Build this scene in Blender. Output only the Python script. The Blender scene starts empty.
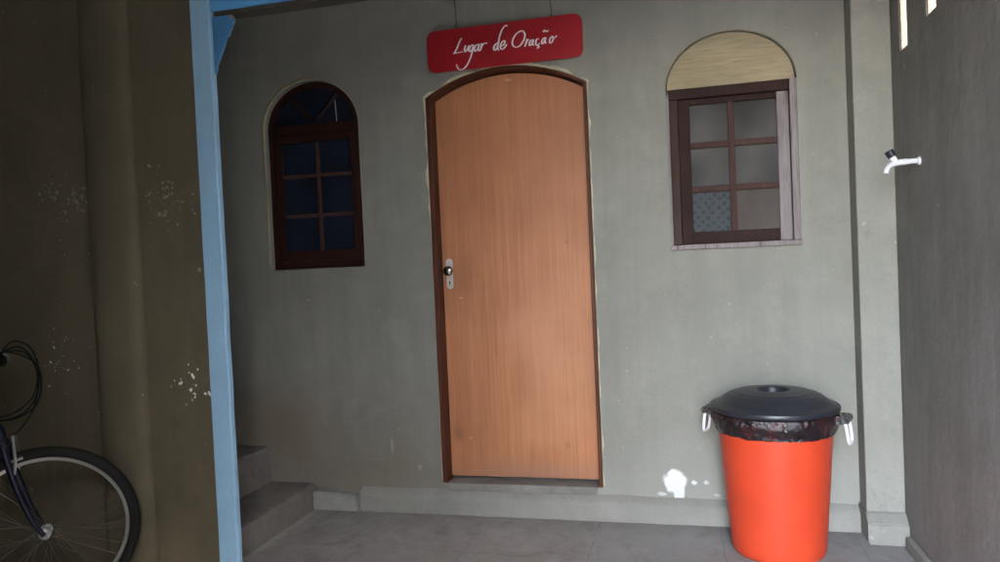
import bpy, bmesh, math, random
from mathutils import Vector, Matrix, noise
random.seed(7)
R = math.radians
scene = bpy.context.scene
COL = scene.collection

# ------------------------------------------------------------------ helpers
def build(name, bm, mat, parent=None, smooth=False):
    """bmesh in world coordinates -> ONE mesh object (local to its parent's base)"""
    bmesh.ops.remove_doubles(bm, verts=bm.verts, dist=1e-6)
    bmesh.ops.recalc_face_normals(bm, faces=bm.faces)
    if parent is not None:
        off = parent.matrix_world.translation
        p = parent
        off = Vector((0, 0, 0))
        while p is not None:
            off = off + Vector(p.location); p = p.parent
        bmesh.ops.translate(bm, verts=bm.verts, vec=-off)
    me = bpy.data.meshes.new(name)
    if smooth:
        for f in bm.faces: f.smooth = True
        for e in bm.edges:
            if len(e.link_faces) == 2 and e.calc_face_angle(0) > R(40): e.smooth = False
    bm.to_mesh(me); bm.free()
    ob = bpy.data.objects.new(name, me); COL.objects.link(ob)
    me.materials.append(mat)
    if parent is not None: ob.parent = parent
    return ob

def thing(name, loc, label, cat, group=None):
    o = bpy.data.objects.new(name, None); o.location = loc; o.empty_display_size = .1
    COL.objects.link(o); o['label'] = label; o['category'] = cat; o['kind'] = 'thing'
    if group: o['group'] = group
    return o

def box(bm, x0, x1, y0, y1, z0, z1, bev=0.0, seg=2):
    r = bmesh.ops.create_cube(bm, size=1)
    vs = r['verts']
    for v in vs:
        v.co = Vector(((x0+x1)/2 + v.co.x*(x1-x0), (y0+y1)/2 + v.co.y*(y1-y0), (z0+z1)/2 + v.co.z*(z1-z0)))
    if bev > 0:
        es = list({e for v in vs for e in v.link_edges})
        bmesh.ops.bevel(bm, geom=es, offset=bev, segments=seg, profile=.6, affect='EDGES')

def tube(bm, pts, rad, n=10, cap=True, closed=False, flat=None):
    """sweep a circle along a 3-D polyline; rad is a number or a list"""
    pts = [Vector(p) for p in pts]; m = len(pts)
    rads = rad if isinstance(rad, (list, tuple)) else [rad]*m
    rings = []; up = None
    for i, p in enumerate(pts):
        if closed: t = (pts[(i+1) % m] - pts[i-1])
        else: t = pts[min(i+1, m-1)] - pts[max(i-1, 0)]
        t.normalize()
        if up is None:
            up = Vector((0, 0, 1)) if abs(t.z) < .9 else Vector((1, 0, 0))
        a = t.cross(up).normalized(); b = a.cross(t).normalized(); up = b
        fx = 1 if flat is None else flat
        rings.append([bm.verts.new(p + (a*math.cos(2*math.pi*k/n) + b*math.sin(2*math.pi*k/n)*fx)*rads[i]) for k in range(n)])
    rng = range(m) if closed else range(m-1)
    for i in rng:
        A, B = rings[i], rings[(i+1) % m]
        for k in range(n):
            bm.faces.new((A[k], A[(k+1) % n], B[(k+1) % n], B[k]))
    if cap and not closed:
        bm.faces.new(rings[0]); bm.faces.new(list(reversed(rings[-1])))

def smooth_path(pts, n=6):
    pts = [Vector(p) for p in pts]; out = []
    for i in range(len(pts)-1):
        p0 = pts[max(i-1, 0)]; p1 = pts[i]; p2 = pts[i+1]; p3 = pts[min(i+2, len(pts)-1)]
        for k in range(n):
            t = k/n
            out.append(.5*((2*p1) + (p2-p0)*t + (2*p0-5*p1+4*p2-p3)*t*t + (3*p1-p0-3*p2+p3)*t**3))
    out.append(pts[-1]); return out

def lathe(bm, prof, M, n=48, jit=None):
    """revolve (r,z) profile about the local z axis of matrix M"""
    rings = []
    for j, (r, z) in enumerate(prof):
        ring = []
        if r < 1e-6:
            ring = [bm.verts.new(M @ Vector((0, 0, z)))]
        else:
            for k in range(n):
                a = 2*math.pi*k/n; rr, zz = r, z
                if jit: rr, zz = jit(j, a, r, z)
                ring.append(bm.verts.new(M @ Vector((rr*math.cos(a), rr*math.sin(a), zz))))
        rings.append(ring)
    for A, B in zip(rings, rings[1:]):
        if len(A) == 1 and len(B) == 1: continue
        for k in range(n):
            k2 = (k+1) % n
            if len(A) == 1: bm.faces.new((A[0], B[k], B[k2]))
            elif len(B) == 1: bm.faces.new((A[k], B[0], A[k2]))
            else: bm.faces.new((A[k], A[k2], B[k2], B[k]))

def prism(bm, poly, f, t0, t1):
    """extrude a 2-D polygon; f(u,v,t)->3-D"""
    a = [bm.verts.new(f(u, v, t0)) for u, v in poly]; b = [bm.verts.new(f(u, v, t1)) for u, v in poly]
    bm.faces.new(a); bm.faces.new(list(reversed(b)))
    n = len(poly)
    for i in range(n): bm.faces.new((a[i], a[(i+1) % n], b[(i+1) % n], b[i]))

def holed(bm, outer, holes, f, t0, t1):
    """a slab with holes: front and back sheets filled, reveals between"""
    for t in (t0, t1):
        es = []
        for loop in [outer]+holes:
            vs = [bm.verts.new(f(u, v, t)) for u, v in loop]
            es += [bm.edges.new((vs[i], vs[(i+1) % len(vs)])) for i in range(len(vs))]
        bmesh.ops.triangle_fill(bm, use_beauty=True, use_dissolve=False, edges=es)
    for loop in [outer]+holes:
        n = len(loop)
        for i in range(n):
            (u0, v0), (u1, v1) = loop[i], loop[(i+1) % n]
            bm.faces.new([bm.verts.new(f(u0, v0, t0)), bm.verts.new(f(u1, v1, t0)), bm.verts.new(f(u1, v1, t1)), bm.verts.new(f(u0, v0, t1))])

def XZ(u, v, t): return Vector((u, t, v))      # wall facing the yard
def YZ(u, v, t): return Vector((t, u, v))      # side wall

def arch(x0, x1, z0, zs, rise, n=28, k=2.0):
    """outline of an arched opening: straight sides to zs, then an arch of the given rise (k=2 ellipse)"""
    c = (x0+x1)/2; a = (x1-x0)/2
    pts = [(x0, z0), (x1, z0)]
    for i in range(n+1):
        th = math.pi*i/n
        pts.append((c + a*math.cos(th), zs + rise*math.sin(th)**(2/k)))
    return pts
def segarch(x0, x1, z0, zs, rise, n=20):
    c = (x0+x1)/2; a = (x1-x0)/2; r = (a*a+rise*rise)/(2*rise); zc = zs+rise-r; m = math.asin(a/r)
    pts = [(x0, z0), (x1, z0)]
    for i in range(n+1):
        th = m - 2*m*i/n
        pts.append((c + r*math.sin(th), zc + r*math.cos(th)))
    return pts

# ------------------------------------------------------------------ materials
class G:
    def __init__(s, name):
        s.m = bpy.data.materials.new(name); s.m.use_nodes = True; s.t = s.m.node_tree
        s.b = s.t.nodes['Principled BSDF']; s.out = s.t.nodes['Material Output']
        s.pos = s.n('ShaderNodeNewGeometry').outputs['Position']
    def n(s, typ, **kw):
        nd = s.t.nodes.new(typ)
        for k, v in kw.items(): setattr(nd, k, v)
        return nd
    def l(s, a, b): s.t.links.new(a, b)
    def put(s, sock, v):
        if isinstance(v, (int, float)): sock.default_value = v
        elif isinstance(v, tuple): sock.default_value = v if len(v) == len(sock.default_value) else (*v, 1)
        else: s.l(v, sock)
    def scaled(s, sc, off=(0, 0, 0), rot=(0, 0, 0)):
        mp = s.n('ShaderNodeMapping'); s.l(s.pos, mp.inputs['Vector'])
        mp.inputs['Scale'].default_value = sc; mp.inputs['Location'].default_value = off; mp.inputs['Rotation'].default_value = rot
        return mp.outputs[0]
    def noise(s, scale, detail=4, rough=.55, vec=None, dist=0):
        nd = s.n('ShaderNodeTexNoise'); s.l(vec or s.pos, nd.inputs['Vector'])
        nd.inputs['Scale'].default_value = scale; nd.inputs['Detail'].default_value = detail
        nd.inputs['Roughness'].default_value = rough; nd.inputs['Distortion'].default_value = dist
        return nd.outputs['Fac']
    def ramp(s, fac, a, b, c0=0., c1=1.):
        nd = s.n('ShaderNodeMapRange'); nd.clamp = True
        s.put(nd.inputs['Value'], fac)
        for k, v in (('From Min', a), ('From Max', b), ('To Min', c0), ('To Max', c1)): nd.inputs[k].default_value = v
        return nd.outputs[0]
    def mix(s, fac, a, b, mode='MIX'):
        nd = s.n('ShaderNodeMix', data_type='RGBA', blend_type=mode)
        s.put(nd.inputs[0], fac); s.put(nd.inputs[6], a); s.put(nd.inputs[7], b)
        return nd.outputs[2]
    def math(s, op, a, b=0.):
        nd = s.n('ShaderNodeMath', operation=op); s.put(nd.inputs[0], a); s.put(nd.inputs[1], b); return nd.outputs[0]
    def xyz(s):
        nd = s.n('ShaderNodeSeparateXYZ'); s.l(s.pos, nd.inputs[0]); return nd.outputs
    def blob(s, c, r, wob=.5, scale=20):
        """1 inside an irregular patch around point c with radii r (world metres)"""
        v = s.n('ShaderNodeVectorMath', operation='SUBTRACT'); s.l(s.pos, v.inputs[0]); v.inputs[1].default_value = c
        w = s.n('ShaderNodeVectorMath', operation='DIVIDE'); s.l(v.outputs[0], w.inputs[0]); w.inputs[1].default_value = r
        ln = s.n('ShaderNodeVectorMath', operation='LENGTH'); s.l(w.outputs[0], ln.inputs[0])
        return s.math('ADD', ln.outputs['Value'], s.math('MULTIPLY', s.math('SUBTRACT', s.noise(scale, 3), .5), wob*2))
    def bump(s, h, strength=.3, dist=.01):
        nd = s.n('ShaderNodeBump'); nd.inputs['Strength'].default_value = strength; nd.inputs['Distance'].default_value = dist
        s.put(nd.inputs['Height'], h); s.l(nd.outputs[0], s.b.inputs['Normal'])
    def fin(s, col, rough=.6, spec=.5, metal=0.):
        s.put(s.b.inputs['Base Color'], col); s.put(s.b.inputs['Roughness'], rough)
        s.b.inputs['Specular IOR Level'].default_value = spec; s.b.inputs['Metallic'].default_value = metal
        return s.m

def plain(name, col, rough=.5, spec=.5, metal=0., var=.15, sc=30, bump=0.):
    g = G(name); f = g.noise(sc, 4)
    c = g.mix(g.ramp(f, .3, .7), tuple(x*(1-var) for x in col), tuple(min(1, x*(1+var)) for x in col))
    if bump: g.bump(g.noise(sc*4, 3), bump, .004)
    return g.fin(c, rough, spec, metal)

def soft_of(r): return max(r) < .19        # large damp and pale areas fade out, small chips have an edge
def plaster(name, a, b, streak=.35, speck=None, blobs=(), rough=.75, bump=.35, scar=(0.5, 0.47, 0.4)):
    g = G(name)
    big = g.noise(1.3, 5, .6); mid = g.noise(6, 5, .6); fine = g.noise(60, 4, .6)
    c = g.mix(g.ramp(big, .3, .7), a, b)
    st = g.noise(1.0, 5, .65, vec=g.scaled((7, 7, .55)))
    c = g.mix(g.ramp(st, .45, .75, 0, streak), c, tuple(x*.55 for x in a))
    c = g.mix(g.ramp(mid, .48, .75, 0, .35), c, tuple(min(1, x*1.25) for x in b))
    c = g.mix(g.ramp(g.noise(3.1, 6, .7), .52, .72, 0, .30), c, tuple(x*.7 for x in a))
    c = g.mix(g.ramp(fine, .35, .75, 0, .10), c, tuple(x*.6 for x in a))
    # small nicks where the paint is gone
    nick = g.ramp(g.noise(23, 2, .5), .735, .75)
    c = g.mix(g.math('MULTIPLY', nick, .35), c, scar)
    for (ctr, rad, colr, wob, sc, amt) in blobs:
        f = g.ramp(g.blob(ctr, rad, wob, sc), .75 if soft_of(rad) else .2, 1.0 if soft_of(rad) else 1.25, amt, 0)
        c = g.mix(f, c, colr)
    if speck:
        for (ctr, rad, colr, sc, thr) in speck:     # clusters of flaked paint
            near = g.ramp(g.blob(ctr, rad, .35, 8), .3, 1.1, 1, 0)
            v = g.ramp(g.math('ADD', g.noise(sc, 2, .5), g.math('MULTIPLY', near, .12)), thr+.12, thr+.135)
            c = g.mix(g.math('MULTIPLY', v, g.ramp(near, .02, .25)), c, colr)
    sand = g.noise(210, 2, .5)                                  # sand grain of the render coat
    c = g.mix(g.ramp(sand, .35, .7, 0, .22), c, tuple(x*.55 for x in a))
    hair = g.noise(2.6, 6, .6, dist=1.5)                        # a few hairline cracks
    hl = g.math('MULTIPLY', g.ramp(g.math('ABSOLUTE', g.math('SUBTRACT', hair, .5)), 0, .0035, 1, 0), g.ramp(g.noise(1.7, 2), .56, .66))
    c = g.mix(g.math('MULTIPLY', hl, .45), c, tuple(x*.4 for x in a))
    tro = g.noise(1, 4, .55, vec=g.scaled((5, 5, 2.2), rot=(0, R(25), 0)))
    h = g.math('ADD', g.math('MULTIPLY', g.noise(24, 4, .6), .25), g.math('ADD', g.math('MULTIPLY', mid, .6), g.math('MULTIPLY', tro, 1.8)))
    g.bump(h, bump, .012)
    return g.fin(c, rough, .3)

def cement(name, a, b, rough=.7):
    g = G(name)
    c = g.mix(g.ramp(g.noise(3, 5, .65), .3, .7), a, b)
    c = g.mix(g.ramp(g.noise(14, 5, .7), .45, .75, 0, .5), c, tuple(x*.6 for x in a))
    c = g.mix(g.ramp(g.noise(40, 3), .62, .72, 0, .4), c, tuple(min(1, x*1.4) for x in b))
    g.bump(g.math('ADD', g.noise(18, 6, .65), g.math('MULTIPLY', g.noise(120, 2), .3)), .5, .01)
    return g.fin(c, rough, .3)

def wood(name, a, b, dark, rough=.45, sc=(55, 55, 2.2), spec=.4, bump=.1, worn=None, blobs=()):
    g = G(name)
    v = g.scaled(sc); n1 = g.noise(1, 5, .6, vec=v, dist=.4)
    n2 = g.noise(1, 3, .5, vec=g.scaled(tuple(x*3.2 for x in sc)))
    n3 = g.noise(2.2, 3, .5)
    c = g.mix(g.ramp(n1, .3, .7), a, b)
    c = g.mix(g.ramp(n2, .52, .72, 0, .5), c, dark)
    c = g.mix(g.ramp(n3, .4, .75, 0, .35), c, dark)
    if worn: c = g.mix(g.ramp(g.noise(1, 5, .7, vec=g.scaled((40, 40, 4))), worn[1], worn[1]+.12, 0, .8), c, worn[0])
    for (ctr, rad, colr, wob, sc_, amt) in blobs:
        c = g.mix(g.ramp(g.blob(ctr, rad, wob, sc_), .25, 1.2, amt, 0), c, colr)
    g.bump(g.math('ADD', n1, n2), bump, .003)
    return g.fin(c, g.ramp(n1, .3, .7, rough-.06, rough+.1), spec)
# unseen covered strip and gateway behind the camera, sized to shape the light
FRONT = 4.1; SIDE_END = 9; OPEN_X0 = -.33; OPEN_Z = 2.75; EXPO = 5.8
STROKES = [[(-1.113, 2.55), (-1.127, 2.529), (-1.142, 2.499), (-1.157, 2.475)], [(-1.166, 2.473), (-1.141, 2.475), (-1.11, 2.477)], [(-1.093, 2.509), (-1.1, 2.489), (-1.099, 2.476), (-1.086, 2.485), (-1.074, 2.506)], [(-1.074, 2.506), (-1.08, 2.486), (-1.075, 2.477)], [(-1.051, 2.507), (-1.065, 2.502), (-1.075, 2.485), (-1.07, 2.473), (-1.057, 2.485), (-1.049, 2.507)], [(-1.049, 2.507), (-1.059, 2.469), (-1.072, 2.435), (-1.093, 2.401), (-1.118, 2.384), (-1.139, 2.391), (-1.149, 2.415)], [(-1.024, 2.507), (-1.039, 2.499), (-1.046, 2.482), (-1.041, 2.471), (-1.027, 2.484), (-1.017, 2.507)], [(-1.017, 2.507), (-1.024, 2.482), (-1.019, 2.469)], [(-1.004, 2.509), (-1.008, 2.489), (-1.015, 2.471)], [(-1.013, 2.479), (-1.0, 2.5), (-0.988, 2.507), (-0.974, 2.505)], [(-0.918, 2.502), (-0.933, 2.493), (-0.941, 2.476), (-0.934, 2.465), (-0.923, 2.477), (-0.915, 2.499)], [(-0.862, 2.58), (-0.872, 2.586), (-0.89, 2.569), (-0.905, 2.538), (-0.915, 2.499), (-0.92, 2.474), (-0.913, 2.462)], [(-0.906, 2.48), (-0.889, 2.487), (-0.879, 2.502), (-0.886, 2.509), (-0.899, 2.497), (-0.905, 2.477), (-0.897, 2.465), (-0.884, 2.472), (-0.87, 2.489)], [(-0.785, 2.548), (-0.814, 2.538), (-0.836, 2.51), (-0.839, 2.482), (-0.823, 2.468), (-0.799, 2.475), (-0.777, 2.503), (-0.772, 2.53), (-0.785, 2.548), (-0.806, 2.546)], [(-0.76, 2.503), (-0.767, 2.484), (-0.775, 2.465)], [(-0.771, 2.476), (-0.76, 2.495), (-0.75, 2.5)], [(-0.735, 2.496), (-0.747, 2.487), (-0.751, 2.472), (-0.745, 2.468), (-0.734, 2.48), (-0.727, 2.497)], [(-0.727, 2.497), (-0.734, 2.478), (-0.727, 2.466)], [(-0.699, 2.496), (-0.71, 2.495), (-0.717, 2.478), (-0.711, 2.464), (-0.695, 2.472)], [(-0.707, 2.462), (-0.701, 2.455), (-0.712, 2.448)], [(-0.668, 2.499), (-0.679, 2.491), (-0.686, 2.476), (-0.68, 2.469), (-0.67, 2.48), (-0.662, 2.499)], [(-0.662, 2.499), (-0.668, 2.48), (-0.662, 2.469)], [(-0.675, 2.527), (-0.667, 2.536), (-0.657, 2.528), (-0.646, 2.533)], [(-0.629, 2.501), (-0.641, 2.489), (-0.644, 2.472), (-0.637, 2.468), (-0.626, 2.48), (-0.625, 2.495), (-0.629, 2.501)], [(-0.629, 2.501), (-0.619, 2.492), (-0.604, 2.501)]]
# ------------------------------------------------------------------ palette
SCAR = (.62, .60, .54)
M_back = plaster('grey_plaster', (.205, .200, .169), (.256, .250, .218), streak=.28, blobs=[
    ((-.103, 0, .205), (.062, .06, .068), (.85, .86, .84), .42, 26, 1.),
    ((-.085, 0, .150), (.030, .06, .055), (.85, .86, .84), .45, 34, 1.),
    ((-.01, 0, .20), (.016, .06, .012), (.8, .8, .78), .9, 110, .9),
    ((.050, 0, .203), (.014, .06, .012), (.8, .8, .78), .9, 130, .6),
    ((-.17, 0, .138), (.025, .06, .010), (.75, .75, .72), 1.0, 120, .7),
    ((.10, 0, .140), (.016, .06, .008), (.7, .7, .68), 1.0, 130, .6),
    ((-1.64, 0, .36), (.010, .05, .05), (.42, .38, .29), .5, 50, .9),
    ((-1.48, 0, .24), (.014, .05, .02), (.42, .38, .29), .5, 50, .9),
    ((-1.75, 0, .28), (.09, .05, .006), (.30, .27, .21), 1.2, 40, .4),
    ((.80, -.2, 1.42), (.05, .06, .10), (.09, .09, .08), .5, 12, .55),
    ((-1.95, 0, .15), (1.0, .4, .55), (.15, .125, .09), .5, 3, .6),
    ((-2.35, 0, .48), (.35, .3, .25), (.19, .12, .075), .5, 5, .45),
    ((.3, 0, .05), (1.3, .4, .35), (.30, .295, .27), .5, 3, .5),
    ((-1.27, 0, 1.14), (.02, .2, .012), (.5, .49, .45), .5, 40, .5)])
M_plinth = plaster('plinth_plaster', (.195, .19, .165), (.25, .245, .22), streak=.1, bump=.6)
M_left = plaster('olive_plaster', (.098, .082, .051), (.126, .106, .068), streak=.35, bump=.3, speck=[
    ((-2.10, -1.08, .90), (.12, .12, .10), (.75, .75, .70), 42, .60),
    ((-2.16, -1.08, 1.70), (.16, .12, .16), (.22, .2, .15), 55, .60),
    ((-2.68, -1.08, 1.74), (.22, .12, .15), (.22, .2, .15), 55, .60),
    ((-2.75, -1.08, .98), (.25, .12, .25), (.5, .5, .45), 38, .655)], blobs=[
    ((-2.22, -1.1, .12), (.14, .2, .2), (.20, .16, .10), .6, 9, .5)])
M_side = plaster('dark_grey_plaster', (.165, .156, .145), (.245, .233, .218), streak=.5, bump=.3, rough=.6)
M_blue = plaster('light_blue_paint', (.255, .43, .585), (.285, .47, .63), streak=.15, bump=.25, rough=.5)
M_blue2 = plaster('strong_blue_paint', (.10, .33, .62), (.12, .37, .66), streak=.2, bump=.3, rough=.5)
M_blue3 = plaster('old_blue_paint', (.06, .19, .37), (.075, .22, .42), streak=.4, bump=.3, rough=.5,
                  blobs=[((-1.80, -1.07, 2.435), (.012, .06, .016), (.28, .15, .07), .9, 60, .9)])
M_soffit_shade = cement('shaded_soffit', (.05, .045, .038), (.075, .068, .06))  # dark tone is the beam's shade put into the colour
M_cement = cement('rough_cement', (.15, .14, .125), (.21, .20, .18))
M_step = cement('step_cement', (.14, .128, .112), (.215, .20, .18))
M_block = cement('pale_cement', (.24, .235, .215), (.31, .305, .28))
M_reveal = plaster('cream_plaster', (.13, .112, .085), (.17, .145, .11), streak=.3)
M_edge = plaster('chipped_filler', (.50, .45, .30), (.62, .57, .42), streak=.4, bump=1.)
M_ceiling = plaster('ceiling_plaster', (.3, .3, .28), (.35, .35, .33), streak=.05)
M_door = wood('veneer', (.355, .137, .057), (.455, .190, .087), (.23, .080, .031), rough=.5, sc=(70, 70, 1.3), blobs=[
    ((-1.22, .07, 1.28), (.10, .2, .16), (.22, .085, .038), .9, 9, .35),
    ((-1.27, .07, .42), (.035, .2, .055), (.16, .07, .04), .7, 26, .45),
    ((-.66, .07, .36), (.022, .2, .020), (.16, .07, .04), .7, 40, .35),
    ((-.9, .07, .20), (.6, .2, .09), (.24, .13, .085), .7, 9, .55),
    ((-.62, .07, 1.45), (.012, .2, .012), (.15, .07, .04), .4, 40, .6),
    ((-1.12, .07, 1.95), (.25, .2, .45), (.33, .125, .055), .8, 4, .5),
    ((-.75, .07, .9), (.22, .2, .5), (.56, .27, .15), .8, 4, .45),
    ((-1.22, .07, 1.17), (.012, .2, .004), (.62, .40, .28), .4, 40, .8),
    ((-.90, .07, 2.335), (.02, .2, .008), (.62, .42, .30), .6, 50, .7),
    ((-1.20, .07, .39), (.004, .2, .004), (.75, .6, .5), .2, 40, .9)])
M_frame = wood('dark_door_wood', (.070, .020, .010), (.105, .034, .017), (.03, .009, .006), rough=.5, spec=.2, sc=(50, 50, 2))
M_sash = wood('dark_window_wood', (.022, .008, .0055), (.036, .013, .008), (.010, .004, .003), rough=.5, spec=.15)
M_bars = wood('brown_bar_wood', (.055, .026, .018), (.085, .042, .030), (.03, .012, .008), rough=.5, spec=.2)
M_sash2 = wood('weathered_window_wood', (.020, .009, .008), (.036, .017, .015), (.008, .004, .004), rough=.6, spec=.10,
               worn=((.10, .08, .08), .66))
M_bars2 = wood('brown_window_bar_wood', (.042, .019, .015), (.070, .036, .030), (.025, .010, .009), rough=.6, spec=.12)
M_pale = wood('bleached_sheen_wood', (.15, .125, .125), (.26, .225, .225), (.07, .045, .043), rough=.5, sc=(60, 60, 3), spec=.25,  # bleached wood; on the right stile the paleness is a painted reflection
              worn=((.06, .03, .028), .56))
M_infill = wood('tan_board', (.235, .19, .118), (.325, .27, .175), (.15, .115, .068), rough=.7, sc=(4, 4, 60), spec=.2, bump=.4)

def pane_mat(name, a, b, rough, spec=.5):
    g = G(name); z = g.noise(4.5, 1, .4, vec=g.scaled((1.2, 1, 1))); f = g.noise(90, 3, .6)
    c = g.mix(g.ramp(z, .3, .7), a, b); c = g.mix(g.ramp(f, .4, .7, 0, .15), c, tuple(x*.7 for x in a))
    g.bump(f, .12, .002); return g.fin(c, rough, spec)
M_frost = pane_mat('frosted_glass', (.018, .0165, .0155), (.066, .062, .058), .5, .15)
M_night = pane_mat('dark_blue_glass', (.009, .012, .021), (.014, .019, .032), .16, .3)
M_card = plain('brown_card', (.080, .069, .063), .8, .15, sc=6)
def lattice_mat():
    g = G('patterned_glass')
    v = g.n('ShaderNodeTexVoronoi', feature='F1'); g.l(g.scaled((30, 0, 30), rot=(0, R(40), 0)), v.inputs['Vector'])
    v.inputs['Scale'].default_value = 1; v.inputs['Randomness'].default_value = .25
    c = g.mix(g.ramp(v.outputs['Distance'], .26, .40), (.013, .017, .020), (.032, .040, .045))
    return g.fin(c, .55, .2)
M_lattice = lattice_mat()
M_sign = plain('red_enamel', (.31, .004, .010), .36, .5, var=.08, sc=12)
M_white = plain('white_lettering', (.80, .76, .76), .5, .4, var=.03)
M_wire = plain('dark_wire', (.05, .045, .04), .5, .4)
M_metal = plain('brushed_steel', (.62, .60, .57), .3, .5, 1., var=.1)
M_dmetal = plain('dark_keyhole', (.02, .018, .016), .5)
M_knob = plain('aged_knob_metal', (.30, .28, .26), .25, .5, 1., var=.15)
M_plate = plain('pale_lock_metal', (.50, .485, .45), .4, .6, var=.12)
M_hub = plain('hub_steel', (.28, .27, .26), .35, .5, var=.2)
M_bin = plain('orange_plastic', (.52, .050, .017), .45, .35, var=.10, sc=5, bump=.04)
M_lid = plain('black_plastic', (.018, .019, .026), .38, .5, var=.25, sc=9, bump=.05)
def bag_mat():
    g = G('black_bag_film')
    c = g.mix(g.ramp(g.noise(14, 4, .6), .50, .64), (.010, .006, .008), (.055, .010, .010))
    g.bump(g.math('ADD', g.noise(45, 4, .65, dist=1.2), g.math('MULTIPLY', g.noise(120, 2), .3)), .6, .010)
    return g.fin(c, .22, .6)
M_bag = bag_mat()
M_handle = plain('white_plastic', (.74, .73, .74), .4, .5, var=.05)
M_tap = plain('white_tap_plastic', (.58, .58, .60), .35, .5, var=.03)
M_tapknob = plain('dark_tap_plastic', (.012, .012, .022), .4, .5)
M_tyre = plain('black_rubber', (.010, .0095, .009), .8, .2, var=.2, sc=60)
M_rim = plain('bright_alloy', (.55, .55, .55), .3, .5, 1., var=.06)
M_spoke = plain('dull_spoke_steel', (.15, .145, .13), .45, .5, 1., var=.1)
M_bike = plain('dark_blue_bike_paint', (.005, .006, .018), .35, .3, var=.2)
M_bblack = plain('black_bike_part', (.004, .004, .0045), .7, .15)

def floor_mat():
    g = G('worn_cement_floor')
    x, y, z = g.xyz()
    c = g.mix(g.ramp(g.noise(2.2, 5, .65), .3, .7), (.215, .205, .195), (.31, .30, .29))
    c = g.mix(g.ramp(g.noise(9, 6, .7), .45, .8, 0, .55), c, (.14, .13, .12))
    c = g.mix(g.ramp(g.noise(45, 3, .6), .60, .72, 0, .35), c, (.32, .31, .30))
    c = g.mix(g.ramp(g.noise(4.5, 6, .75, dist=.6), .50, .72, 0, .6), c, (.105, .098, .090))
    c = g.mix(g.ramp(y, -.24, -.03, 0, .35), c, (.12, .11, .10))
    # scored joints of the cement tiles
    def joint(co, sz, off):
        m = g.math('PINGPONG', g.math('ADD', co, off), sz/2); return g.ramp(m, .0, .006, 1, 0)
    wob = g.math('MULTIPLY', g.noise(3, 3), .03)
    j = g.math('MAXIMUM', joint(g.math('ADD', x, wob), .60, 10.07), joint(g.math('ADD', y, wob), .60, 10.13))
    c = g.mix(g.math('MULTIPLY', j, g.ramp(g.noise(5, 3), .35, .65, .0, .5)), c, (.075, .07, .065))
    # mortar crumbs along the foot of the step
    f = g.ramp(g.blob((-2.09, -.38, 0), (.028, .36, .05), .8, 30), .7, 1.05, .8, 0)
    c = g.mix(f, c, (.34, .33, .29))
    g.bump(g.math('SUBTRACT', g.math('ADD', g.noise(25, 6, .65), g.math('MULTIPLY', g.noise(140, 2), .3)), g.math('MULTIPLY', j, .5)), .35, .008)
    return g.fin(c, g.ramp(g.noise(6, 4), .3, .7, .42, .68), .35)
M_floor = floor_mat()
M_ground = cement('yard_ground', (.24, .23, .21), (.32, .31, .29))

# ------------------------------------------------------------------ setting
def structure(name, bm, mat):
    o = build(name, bm, mat); o['kind'] = 'structure'; return o
XR = .924; CEIL = 3.0
bm = bmesh.new(); box(bm, -60, 60, -60, 60, -.4, -.02); structure('ground', bm, M_ground)
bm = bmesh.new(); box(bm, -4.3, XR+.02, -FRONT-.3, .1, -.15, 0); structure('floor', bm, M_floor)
bm = bmesh.new(); box(bm, -4.45, XR+.14, -FRONT, .2, CEIL, CEIL+.15); structure('ceiling', bm, M_ceiling)

# ---- back wall
DOOR = segarch(-1.349, -.469, .160, 2.262, .128)
WINL = arch(-2.332, -1.750, 1.368, 2.170, .262, k=2.0)
WINR = arch(-.074, .538, 1.378, 2.178, .260, k=2.0)
wall = thing('back_wall', (-.8, 0, 0), 'stained grey plaster wall holding the door and the two arched windows', 'wall')
bm = bmesh.new()
holed(bm, [(-4.3, 0), (XR, 0), (XR, CEIL), (-4.3, CEIL)], [DOOR, WINL, WINR], XZ, 0, .13)
box(bm, -4.3, XR, .131, .2, 0, CEIL)
build('wall_panel', bm, M_back, wall)
bm = bmesh.new()                                        # low plinth with an uneven worn top
pro = []
N = 60
rings = []
for i in range(N+1):
    x = -1.83 + (.752+1.83)*i/N
    w = noise.noise(Vector((x*4, 3, 1)))*.006; w2 = noise.noise(Vector((x*9, 7, 2)))*.004
    top = .108 - .010*(i/N) + w*1.6; w2 *= 1.6
    prof = [(-.001, top+.020), (-.012, top+.010), (-.028+w2, top-.002), (-.038+w2, top-.016), (-.042+w2, top-.034), (-.043+w2, .02), (-.050+w2, 0), (-.002, 0)]
    rings.append([bm.verts.new((x, a, b)) for a, b in prof])
for A, B in zip(rings, rings[1:]):
    for k in range(len(A)): bm.faces.new((A[k], A[(k+1) % len(A)], B[(k+1) % len(B)], B[k]))
bm.faces.new(rings[0]); bm.faces.new(list(reversed(rings[-1])))
build('plinth', bm, M_plinth, wall, True)
bm = bmesh.new()                                        # pale block that ends the plinth at the stairs
prism(bm, [(-2.113, 0), (-1.836, 0), (-1.850, .092), (-1.862, .102), (-2.113, .106)], XZ, -.064, -.003)
bmesh.ops.bevel(bm, geom=bm.edges[:], offset=.006, segments=2, affect='EDGES')
build('plinth_block', bm, M_block, wall)
bm = bmesh.new(); box(bm, .757, XR-.002, -.14, -.001, .10, CEIL, .008); pil = build('pilaster', bm, M_back, wall)
bm = bmesh.new(); prism(bm, [(-.002, 0), (-.205, 0), (-.200, .095), (-.150, .135), (-.002, .138)], YZ, .750, XR-.003); bmesh.ops.bevel(bm, geom=bm.edges[:], offset=.006, segments=2, affect='EDGES'); build('pilaster_foot', bm, M_plinth, pil)

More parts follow.
